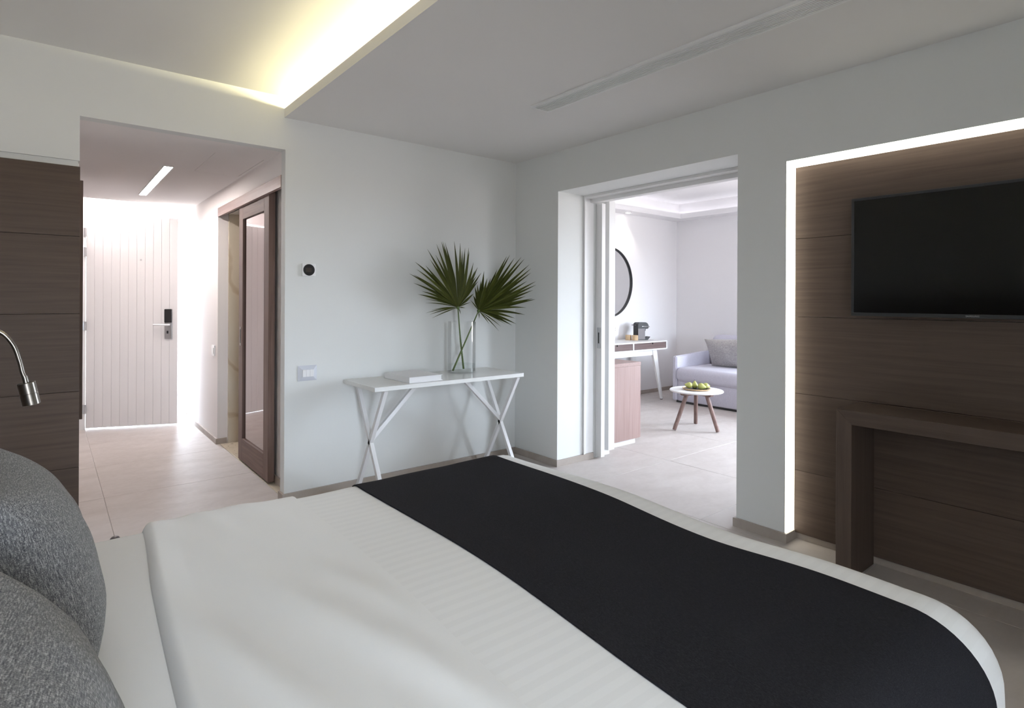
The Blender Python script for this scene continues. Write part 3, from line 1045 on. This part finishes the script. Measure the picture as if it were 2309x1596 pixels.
def head_part(prof):
    bm_ = bmesh.new()
    vs_ = lathe(bm_, prof, (0, 0, 0), 36)
    q = ax.to_track_quat('Z', 'Y').to_matrix().to_4x4()
    bmesh.ops.transform(bm_, matrix=Matrix.Translation(hc) @ q, verts=vs_)
    return bm_


obj('swivel', head_part([(0, -.016), (.0055, -.016), (.006, 0), (0, 0)]), M['nickel'], t, smooth=True, angle=40)
hd = obj('lamp_head', head_part([(0, 0), (.0165, 0), (.0175, .001), (.0175, .0255), (.0168, .026), (.0168, .027), (.0175, .0275), (.0175, .0535), (.016, .0545), (.0155, .05), (0, .05)]), M['nickel'], t, smooth=True, angle=40)
obj('lens', head_part([(0, .0505), (.0152, .0505), (.0152, .051), (0, .051)]), M['plastic_grey'], hd)

# doorstop on the floor by the corridor
solo('door_stop', lathem([(0, 0), (.022, 0), (.024, .006), (.022, .020), (.015, .028), (0, .031)], (0.281, 3.70, 0), 28), M['titan'],
     'small round dark door stop on the floor beyond the bed', 'door stop', smooth=True, angle=60)

# ------------------------------------------------------------------ console table by the back wall
t = thing('console_table', 'slim white console table with crossed legs against the back wall', 'console table', (2.155, 3.49, 0))
CZ = 0.757
obj('top', boxm(1.555, 2.750, 3.248, 3.722, CZ - .027, CZ, bev=0.0015), M['white_gloss'], t)
lwid = 0.027
for xf, sg in ((1.640, 1), (2.712, -1)):
    cyx = 3.485
    for (ya, yb_) in ((3.275, 3.690), (3.690, 3.275)):
        bm = bmesh.new()
        bar(bm, (xf, ya, CZ - .028), (xf, yb_, 0.002), lwid, lwid, 0.0012)
        obj('leg', bm, M['white_metal'], t)
    bm = bmesh.new()
    bar(bm, (xf + sg * .006, cyx, 0.385), (xf + sg * 0.355, cyx, CZ - .027), lwid, lwid, 0.0012)
    obj('brace', bm, M['white_metal'], t)

# book
t = thing('book', 'large white hardback book lying on the console table', 'book', (1.94, 3.45, CZ))
BM = Matrix.Translation((1.935, 3.455, CZ)) @ Matrix.Rotation(math.radians(1.5), 4, 'Z')
obj('pages', boxm(-.118, .122, -.162, .162, .004, .034, M=BM), M['paper'], t)
obj('cover', boxm(-.126, .128, -.168, .168, .0005, .004, bev=0.0005, M=BM), M['cover'], t)
obj('cover', boxm(-.126, .128, -.168, .168, .034, .038, bev=0.0005, M=BM), M['cover'], t)
obj('spine', boxm(-.127, -.1195, -.168, .168, .0015, .037, bev=0.001, M=BM), M['cover'], t)

# vase with water
VX, VY, VR, VH = 2.408, 3.565, 0.104, 0.380
t = thing('glass_vase', 'tall clear glass cylinder vase with a little water', 'vase', (VX, VY, CZ))
obj('glass', lathem([(0, 0.0), (VR - .002, 0.0), (VR, .002), (VR, VH - .002), (VR - .002, VH), (VR - .004, VH - .002), (VR - .004, .012), (VR - .007, .009), (0, .009)],
                    (VX, VY, CZ + .0003), 64), M['glass'], t, smooth=True, angle=40)
obj('water', lathem([(0, .0092), (VR - .0075, .0092), (VR - .0045, .0122), (VR - .0045, .062), (0, .062)], (VX, VY, CZ + .0003), 64), M['water'], t, smooth=True, angle=40)

# ------------------------------------------------------------------ palm fans
L1 = [(2.375, 3.57, 1.241), (2.112, 3.57, 1.203), (2.154, 3.57, 1.166), (2.082, 3.57, 1.275), (2.059, 3.57, 1.337), (2.022, 3.57, 1.416), (2.044, 3.57, 1.447), (1.97, 3.57, 1.481), (2.025, 3.57, 1.512), (2.025, 3.57, 1.567), (2.125, 3.57, 1.588), (2.129, 3.57, 1.664), (2.182, 3.57, 1.7), (2.213, 3.57, 1.712), (2.239, 3.57, 1.724), (2.264, 3.57, 1.729), (2.288, 3.57, 1.724), (2.332, 3.57, 1.731), (2.379, 3.57, 1.72), (2.439, 3.57, 1.689), (2.458, 3.57, 1.691), (2.484, 3.57, 1.668), (2.502, 3.57, 1.631), (2.513, 3.57, 1.582), (2.567, 3.57, 1.549), (2.559, 3.57, 1.507), (2.62, 3.57, 1.509), (2.589, 3.57, 1.444), (2.521, 3.57, 1.279), (2.388, 3.57, 1.193)]
L2 = [(2.563, 3.568, 1.215), (2.512, 3.594, 1.296), (2.537, 3.581, 1.401), (2.554, 3.573, 1.416), (2.607, 3.547, 1.522), (2.645, 3.527, 1.466), (2.758, 3.471, 1.635), (2.79, 3.455, 1.653), (2.872, 3.414, 1.637), (2.893, 3.403, 1.623), (2.925, 3.387, 1.578), (2.929, 3.386, 1.545), (2.939, 3.381, 1.513), (2.975, 3.362, 1.446), (2.962, 3.369, 1.417), (2.949, 3.375, 1.377), (2.953, 3.374, 1.312), (2.973, 3.364, 1.305), (2.9, 3.4, 1.183), (2.864, 3.418, 1.187), (2.828, 3.436, 1.112), (2.802, 3.449, 1.101), (2.75, 3.475, 1.112), (2.712, 3.494, 1.056), (2.567, 3.567, 1.156)]


def leaflet(base, tip, nrm, wmax, sag, twist):
    """narrow pleated leaflet, V-shaped in section"""
    bm_ = bmesh.new()
    ln = (tip - base).length
    d_ = (tip - base).normalized()
    side = nrm.cross(d_).normalized()
    n_ = 14
    rows_ = []
    for k in range(n_ + 1):
        u = k / n_
        w = wmax * (min(1.0, u / 0.42) ** 0.85) * (1 - max(0.0, (u - 0.42) / 0.58) ** 1.5)
        w = max(w, 0.0006)
        c = base + (tip - base) * u + Vector((0, 0, 1)) * sag * ln * 4 * u * (1 - u) + nrm * (twist * math.sin(u * PI) * ln)
        f = w * 0.55
        rows_.append([bm_.verts.new(c - side * w / 2 + nrm * f), bm_.verts.new(c - nrm * 0.0), bm_.verts.new(c + side * w / 2 + nrm * f),
                      bm_.verts.new(c + side * w / 2 + nrm * (f - .0007)), bm_.verts.new(c - nrm * 0.0008), bm_.verts.new(c - side * w / 2 + nrm * (f - .0007))])
    for a_, b_ in zip(rows_, rows_[1:]):
        for q in range(6):
            bm_.faces.new((a_[q], a_[(q + 1) % 6], b_[(q + 1) % 6], b_[q]))
    bm_.faces.new(rows_[0]); bm_.faces.new(list(reversed(rows_[-1])))
    return bm_


def palm(label, L, nrm, foot, lean, axis_dir):
    base = Vector(L[0])
    t_ = thing('palm_leaf', label, 'palm leaf', foot, 'palm leaves in the glass vase')
    pts_ = smooth_path([Vector(foot), Vector(foot).lerp(base, 0.5) + lean, base], 8)
    st = obj('stalk', tubem(pts_, [0.0075 - 0.003 * k / (len(pts_) - 1) for k in range(len(pts_))], 10), M['stem'], t_, smooth=True)
    if 'upright' in label:
        for k in range(26):
            p = pts_[0].lerp(pts_[8], k / 26.0)
            s_ = (-1) ** k
            b_ = bmesh.new()
            tube(b_, [p + Vector((s_ * .0060, 0, 0)), p + Vector((s_ * .0125, 0, .005))], [0.0016, 0.0002], 5)
            obj('thorn', b_, M['stem'], st)
    hub = bmesh.new()
    lathe(hub, [(0, -.016), (.010, -.010), (.013, 0), (.010, .008), (0, .012)], base, 14)
    obj('hub', hub, M['stem'], t_, smooth=True)
    tips = [Vector(p) for p in L[1:]]
    more = []
    for a_, b_ in zip(tips, tips[1:]):
        more.append(a_)
        da, db = (a_ - base), (b_ - base)
        if da.angle(db) > math.radians(7):
            more.append(base + (da + db) * 0.5 * random.uniform(0.86, 0.97))
    more.append(tips[-1])
    for k, p in enumerate(more):
        dd = (p - base)
        cosang = dd.normalized().dot(axis_dir)
        w = 0.027 if cosang > 0.75 else (0.021 if cosang > 0.35 else 0.008)
        tp = p + nrm * random.uniform(-0.05, 0.03)
        sag = 0.0 if cosang > 0.8 else 0.035
        obj('leaflet', leaflet(base + dd * 0.01, tp, nrm, w, sag, random.uniform(-0.02, 0.03)), M['leaf'] if k % 3 else M['leaf2'], t_)


palm('upright dark green palm fan with thorny stalk in the glass vase', L1, Vector((0, -1, 0)), (2.432, 3.575, 0.780), Vector((-0.004, 0, 0)), Vector((-.1, 0, 1)).normalized())
palm('dark green palm fan leaning towards the sliding door in the glass vase', L2, Vector((-0.447, -0.894, 0)), (2.322, 3.555, 0.775), Vector((0, 0, 0)), Vector((.62, -.3, .72)).normalized())

# ------------------------------------------------------------------ thermostat, switch, sockets
t = thing('thermostat', 'square white thermostat with round black display on the back wall', 'thermostat', (1.327, YB, 1.45))
obj('case', boxm(1.283, 1.370, YB - .014, YB - .0003, 1.449, 1.532, bev=0.003), M['plastic'], t)
dl = obj('display', lathem([(0, .0142), (.035, .0142), (.0375, .0145), (.0375, .0155), (.035, .0162), (0, .0162)], (1.327, YB, 1.4905), 48, 'Y'), M['black'], t, smooth=True, angle=40)
obj('readout', boxm(1.306, 1.343, YB - .0166, YB - .0161, 1.476, 1.504), mat('lcd_dim', (0.03, 0.022, 0.018), 0.3), dl)

t = thing('light_switch', 'pale grey light switch with three white rockers below the thermostat', 'light switch', (1.322, YB, 0.762))
bm = bmesh.new()
a0 = [(1.261, 0.764), (1.385, 0.764), (1.385, 0.864), (1.261, 0.864)]
a1 = [(1.287, 0.788), (1.362, 0.788), (1.362, 0.840), (1.287, 0.840)]
v0 = [bm.verts.new((x, YB - .0003, z)) for x, z in a0]
v1 = [bm.verts.new((x, YB - .004, z)) for x, z in a0]
v2 = [bm.verts.new((x, YB - .011, z)) for x, z in a1]
bm.faces.new(v0); bm.faces.new(v2)
for k in range(4):
    bm.faces.new((v0[k], v0[(k + 1) % 4], v1[(k + 1) % 4], v1[k]))
    bm.faces.new((v1[k], v1[(k + 1) % 4], v2[(k + 1) % 4], v2[k]))
obj('plate', bm, M['plastic_grey'], t)
for k in range(3):
    obj('rocker', boxm(1.2885 + k * .0243, 1.2885 + k * .0243 + .0236, YB - .0155, YB - .0112, 0.791, 0.837, bev=0.0008), M['plastic'], t)

t = thing('wall_socket', 'small white switch on the corridor wall near the entrance', 'switch', (HX, 5.773, 0.78))
obj('plate', boxm(HX - .010, HX - .0003, 5.72, 5.826, 0.778, 0.874, bev=0.002), M['plastic'], t)
for k in range(2):
    obj('rocker', boxm(HX - .015, HX - .0102, 5.735 + k * .039, 5.772 + k * .039, 0.800, 0.852, bev=0.001), M['plastic'], t)

for k, (x, lab) in enumerate(((5.748, 'white wall socket above the living room desk, beside the sliding door edge'),
                              (5.842, 'white wall socket above the living room desk, nearer the coffee machine'))):
    t = thing('wall_socket', lab, 'socket', (x, YL, 0.88), 'sockets above the desk')
    obj('plate', boxm(x - .041, x + .041, YL - .009, YL - .0003, 0.876, 0.960, bev=0.002), M['plastic'], t)
    for q in (-.018, .018):
        for w_ in (-.014, .014):
            obj('hole', lathem([(0, .0092), (.0042, .0092), (.0042, .0096), (0, .0096)], (x + q * 0.7, YL, 0.918 + w_), 12, 'Y'), M['gap_shade'], t)

# ------------------------------------------------------------------ living room
# low cabinet
t = thing('low_cabinet', 'pale oak low cabinet on a white plinth beyond the sliding door', 'cabinet', (3.97, 3.9, 0))
obj('plinth', boxm(3.702, 4.170, 3.350, 4.44, 0.001, 0.047), M['white'], t)
obj('body', boxm(3.702, 4.205, 3.330, 4.46, 0.047, 0.706, bev=0.001), M['pink_z'], t)
obj('top', boxm(3.702, 4.226, 3.330, 4.46, 0.7068, 0.738, bev=0.001), M['pink_y'], t)
for k in range(2):
    obj('door', boxm(4.2055, 4.225, 3.332 + k * .565, 3.332 + k * .565 + .561, 0.049, 0.7045, bev=0.001), M['pink_z'], t)

# desk
t = thing('writing_desk', 'white writing desk with dark wooden drawers against the living room wall', 'desk', (5.65, 4.8, 0))
KX0, KX1, KY0, KY1, KZ0, KZ1 = 4.95, 6.350, 4.575, 5.030, 0.662, 0.776
obj('case', boxes([(KX0, KX1, KY0, KY1, KZ1 - .016, KZ1), (KX0, KX1, KY0, KY1, KZ0, KZ0 + .016), (KX0, KX0 + .02, KY0, KY1, KZ0 + .016, KZ1 - .016),
                   (KX1 - .02, KX1, KY0, KY1, KZ0 + .016, KZ1 - .016), (5.652, 5.674, KY0, KY1, KZ0 + .016, KZ1 - .016),
                   (KX0 + .02, KX1 - .02, KY1 - .02, KY1, KZ0 + .016, KZ1 - .016)], bev=0.0008), M['white'], t)
for a, b in ((KX0 + .022, 5.650), (5.676, KX1 - .022)):
    mx = (a + b) / 2
    bm = bmesh.new()
    B(bm, a, b, KY0 + .006, KY0 + .022, KZ0 + .018, KZ1 - .040)
    B(bm, a, mx - .06, KY0 + .006, KY0 + .022, KZ1 - .040, KZ1 - .018)
    B(bm, mx + .06, b, KY0 + .006, KY0 + .022, KZ1 - .040, KZ1 - .018)
    dr = obj('drawer', bm, M['draw_x'], t)
    obj('finger_pull', boxm(mx - .06, mx + .06, KY0 + .018, KY0 + .022, KZ1 - .040, KZ1 - .018), M['draw_x'], dr)
    obj('pull_shade', boxm(mx + .054, mx + .060, KY0 + .007, KY0 + .018, KZ1 - .040, KZ1 - .018), M['gap_shade'], dr)  # dark strip painted as shade at the side of the notch
for sx, (xt, xb) in ((1, (6.125, 6.270)), (-1, (5.175, 5.03))):
    for yt, yb_ in ((4.625, 4.605), (4.975, 4.995)):
        bm = bmesh.new()
        q0 = [(xt - .045, yt - .018), (xt + .045, yt - .018), (xt + .045, yt + .018), (xt - .045, yt + .018)]
        q1 = [(xb - .016, yb_ - .013), (xb + .016, yb_ - .013), (xb + .016, yb_ + .013), (xb - .016, yb_ + .013)]
        A = [bm.verts.new((x, y, KZ0 - .0005)) for x, y in q0]
        Bq = [bm.verts.new((x, y, 0.010)) for x, y in q1]
        bm.faces.new(A); bm.faces.new(list(reversed(Bq)))
        for k in range(4): bm.faces.new((A[k], Bq[k], Bq[(k + 1) % 4], A[(k + 1) % 4]))
        bmesh.ops.bevel(bm, geom=list(bm.edges), offset=0.002, segments=1, affect='EDGES')
        lg = obj('leg', bm, M['white'], t)
        obj('foot_cap', boxm(xb - .013, xb + .013, yb_ - .011, yb_ + .011, 0.001, 0.0105), M['black_matt'], lg)
for y in (4.625, 4.975):
    obj('rail', boxm(5.21, 6.09, y - .012, y + .012, KZ0 - .068, KZ0 - .001), M['white'], t)

# round mirror
t = thing('round_mirror', 'large round wall mirror with thin black frame above the desk', 'mirror', (5.722, YL, 1.08))
obj('frame', lathem([(.448, .001), (.463, .001), (.463, .030), (.452, .030), (.448, .012), (.448, .001)], (5.722, YL, 1.539), 96, 'Y'), M['black_matt'], t, smooth=True, angle=40)
obj('mirror_glass', lathem([(0, .003), (.4475, .003), (.4475, .008), (0, .008)], (5.722, YL, 1.539), 96, 'Y'), M['mirror'], t, smooth=True, angle=40)

# coffee machine
t = thing('coffee_machine', 'black capsule coffee machine with ribbed metal side on the desk', 'coffee machine', (6.15, 4.84, KZ1))
CM = Matrix.Translation((6.13, 4.83, KZ1)) @ Matrix.Rotation(math.radians(-14), 4, 'Z')   # +x is the spout end


def cprof(name, poly, y0, y1, m, parent, bev=0.004):
    b_ = bmesh.new()
    f = [b_.verts.new((x, y0, z)) for x, z in poly]
    k_ = [b_.verts.new((x, y1, z)) for x, z in poly]
    b_.faces.new(f); b_.faces.new(list(reversed(k_)))
    for i_ in range(len(poly)):
        b_.faces.new((f[i_], k_[i_], k_[(i_ + 1) % len(poly)], f[(i_ + 1) % len(poly)]))
    if bev: bmesh.ops.bevel(b_, geom=list(b_.edges), offset=bev, segments=2, affect='EDGES')
    bmesh.ops.transform(b_, matrix=CM, verts=b_.verts)
    return obj(name, b_, m, parent)


cprof('body', [(-.095, .004), (.02, .004), (.02, .15), (.085, .15), (.092, .185), (.075, .218), (.045, .235), (-.07, .235), (-.095, .215)], -.05, .05, M['black'], t, .006)
sd = cprof('side_panel', [(-.094, .010), (.022, .010), (.022, .152), (-.094, .152)], -.056, -.0505, M['titan'], t, .002)
for k in range(11):
    cprof('rib', [(-.092, .016 + k * .0122), (.020, .016 + k * .0122), (.020, .0235 + k * .0122), (-.092, .0235 + k * .0122)], -.0585, -.0562, M['titan'], sd, .0008)
bm = bmesh.new()
tube(bm, [CM @ Vector(p) for p in ((-.03, -.056, .182), (.04, -.057, .178), (.10, -.045, .176), (.118, 0, .176), (.10, .045, .176))], 0.0055, 10)
obj('lever', bm, M['chrome'], t, smooth=True, angle=60)
cprof('rear_handle', [(-.135, .196), (-.094, .194), (-.094, .202), (-.135, .203)], -.03, .03, M['black'], t, .002)
cprof('spout', [(.03, .118), (.062, .118), (.066, .1505), (.026, .1505)], -.018, .018, M['black'], t, .003)
cprof('drip_tray', [(.0205, .004), (.085, .004), (.122, .040), (.108, .046), (.08, .030), (.0205, .030)], -.042, .042, M['black'], t, .003)
obj('base_foot', boxm(-.09, .08, -.045, .045, 0.0004, 0.0045, M=CM), M['black_matt'], t)

# two little wooden pots
for k, (x, y, lab) in enumerate(((5.955, 4.90, 'small round light wooden pot, the one standing behind on the desk'),
                                 (5.985, 4.815, 'small round light wooden pot, the one standing in front on the desk'))):
    solo('wooden_pot', lathem([(0, .001), (.038, .001), (.040, .003), (.040, .066), (.038, .068), (.033, .068), (.033, .012), (0, .012)], (x, y, KZ1), 36), M['light_wood'],
         lab, 'pot', 'wooden pots on the desk', smooth=True, angle=40)

# sofa
t = thing('sofa', 'pale blue-grey fabric sofa against the end wall of the living room', 'sofa', (6.7, 3.4, 0))
SY1, SY0, SXF = 4.395, 2.40, 6.215


def soft(name, x0, x1, y0, y1, z0, z1, bev, seg, parent=t, m=None):
    b_ = bmesh.new()
    B(b_, x0, x1, y0, y1, z0, z1, bev=bev, seg=seg)
    return obj(name, b_, m or M['sofa'], parent, smooth=True, angle=70)


obj('plinth', boxm(6.26, 7.16, SY0 + .04, SY1 - .03, 0.001, 0.028), M['black_matt'], t)
soft('base', 6.235, 7.18, SY0 + .062, SY1 - .062, 0.028, 0.315, .012, 2)
soft('seat_cushion', 6.190, 6.98, SY0 + .063, SY1 - .040, 0.270, 0.455, .075, 6)
soft('backrest', 6.93, 7.185, SY0 + .063, SY1 - .090, 0.30, 0.845, .085, 6)
for y0, y1 in ((SY1 - .060, SY1), (SY0, SY0 + .060)):
    ar = bmesh.new()
    poly = [(6.212, 0.03), (7.19, 0.03), (7.19, 0.625), (6.9, 0.625), (6.212, 0.590)]
    f = [ar.verts.new((x, y0, z)) for x, z in poly]
    k_ = [ar.verts.new((x, y1, z)) for x, z in poly]
    ar.faces.new(f); ar.faces.new(list(reversed(k_)))
    for i in range(5): ar.faces.new((f[i], k_[i], k_[(i + 1) % 5], f[(i + 1) % 5]))
    bmesh.ops.bevel(ar, geom=list(ar.edges), offset=0.012, segments=3, affect='EDGES')
    obj('arm', ar, M['sofa'], t, smooth=True, angle=50)
place_cushion('cushion', 'grey tweed cushion leaning in the corner of the sofa', 0.62, 0.42, 0.17, (6.70, 3.86, 0.632), math.radians(26), math.radians(8), math.radians(-3), M['sofa_cushion'], 9.0, pinch=0.06, e=0.5)

# coffee table
TX, TY, TZ = 5.144, 3.350, 0.392
t = thing('coffee_table', 'small round white coffee table on three brown wooden legs', 'table', (TX, TY, 0))
obj('top', lathem([(0, -.016), (.258, -.016), (.263, -.012), (.263, -.004), (.259, 0), (0, 0)], (TX, TY, TZ), 72), M['white'], t, smooth=True, angle=40)
for fx, fy in ((4.880, 3.428), (5.318, 3.470), (5.133, 3.098)):
    dv_ = Vector((fx - TX, fy - TY, 0)).normalized()
    sd_ = Vector((-dv_.y, dv_.x, 0))
    c0 = Vector((TX, TY, TZ - .016))
    bm = bmesh.new()
    pr = [(0.0, -.0005), (.20, -.0005), (.175, -.034), (0.0, -.034)]
    f = [bm.verts.new(c0 + dv_ * u + sd_ * .024 + Vector((0, 0, z))) for u, z in pr]
    k_ = [bm.verts.new(c0 + dv_ * u - sd_ * .024 + Vector((0, 0, z))) for u, z in pr]
    bm.faces.new(f); bm.faces.new(list(reversed(k_)))
    for i in range(4): bm.faces.new((f[i], k_[i], k_[(i + 1) % 4], f[(i + 1) % 4]))
    obj('bracket', bm, M['leg_wood'], t)
    tp = c0 + dv_ * 0.125 + Vector((0, 0, -.030))
    ft = Vector((fx, fy, 0.006))
    obj('leg', tubem([tp, tp.lerp(ft, .5), ft], [.0205, .0205, .019], 18), M['leg_wood'], t, smooth=True, angle=50)

# tray and pears
PX, PY = 5.150, 3.352
t = thing('round_tray', 'round wooden tray with black inside on the coffee table', 'tray', (PX, PY, TZ))
obj('body', lathem([(0, .001), (.120, .001), (.134, .006), (.139, .017), (.134, .018), (.128, .009), (0, .009)], (PX, PY, TZ), 56), M['light_wood'], t, smooth=True, angle=40)
obj('inlay', lathem([(0, .0094), (.127, .0094), (.127, .0104), (0, .0104)], (PX, PY, TZ), 56), M['black_matt'], t)


def pear(loc, axis_, s, label):
    prof = [(0, 0), (.014, .001), (.026, .007), (.033, .018), (.035, .031), (.032, .044), (.025, .056), (.0175, .066), (.012, .075), (.007, .081), (0, .083)]
    q = Vector(axis_).normalized().to_track_quat('Z', 'Y').to_matrix().to_4x4()
    t_ = thing('pear', label, 'pear', loc, 'pears on the tray')
    b_ = bmesh.new()
    lathe(b_, [(r_ * s, h_ * s) for r_, h_ in prof], (0, 0, 0), 24)
    bmesh.ops.transform(b_, matrix=Matrix.Translation(loc) @ q, verts=b_.verts)
    obj('fruit', b_, M['pear'], t_, smooth=True)
    b_ = bmesh.new()
    tube(b_, [(0, 0, .081 * s), (.002, .001, .090 * s), (.005, .002, .098 * s)], [.0016, .0014, .0018], 6)
    bmesh.ops.transform(b_, matrix=Matrix.Translation(loc) @ q, verts=b_.verts)
    obj('stalk', b_, M['pear_stem'], t_, smooth=True)


zt = TZ + .0105
pear((5.098, 3.372, zt + .032), (-0.50, 0.34, .10), 0.92, 'green pear lying at the rim of the tray, pointing towards the cabinet')
pear((5.122, 3.318, zt + .035), (0.30, -0.62, -.12), 1.0, 'green pear lying at the front of the tray, stalk towards the bed')
pear((5.178, 3.292, zt + .033), (0.60, -0.30, -.08), 0.92, 'green pear lying at the end of the tray nearest the sofa front')
pear((5.155, 3.375, zt + .001), (0.05, 0.05, 1.0), 0.90, 'green pear standing upright in the middle of the tray')
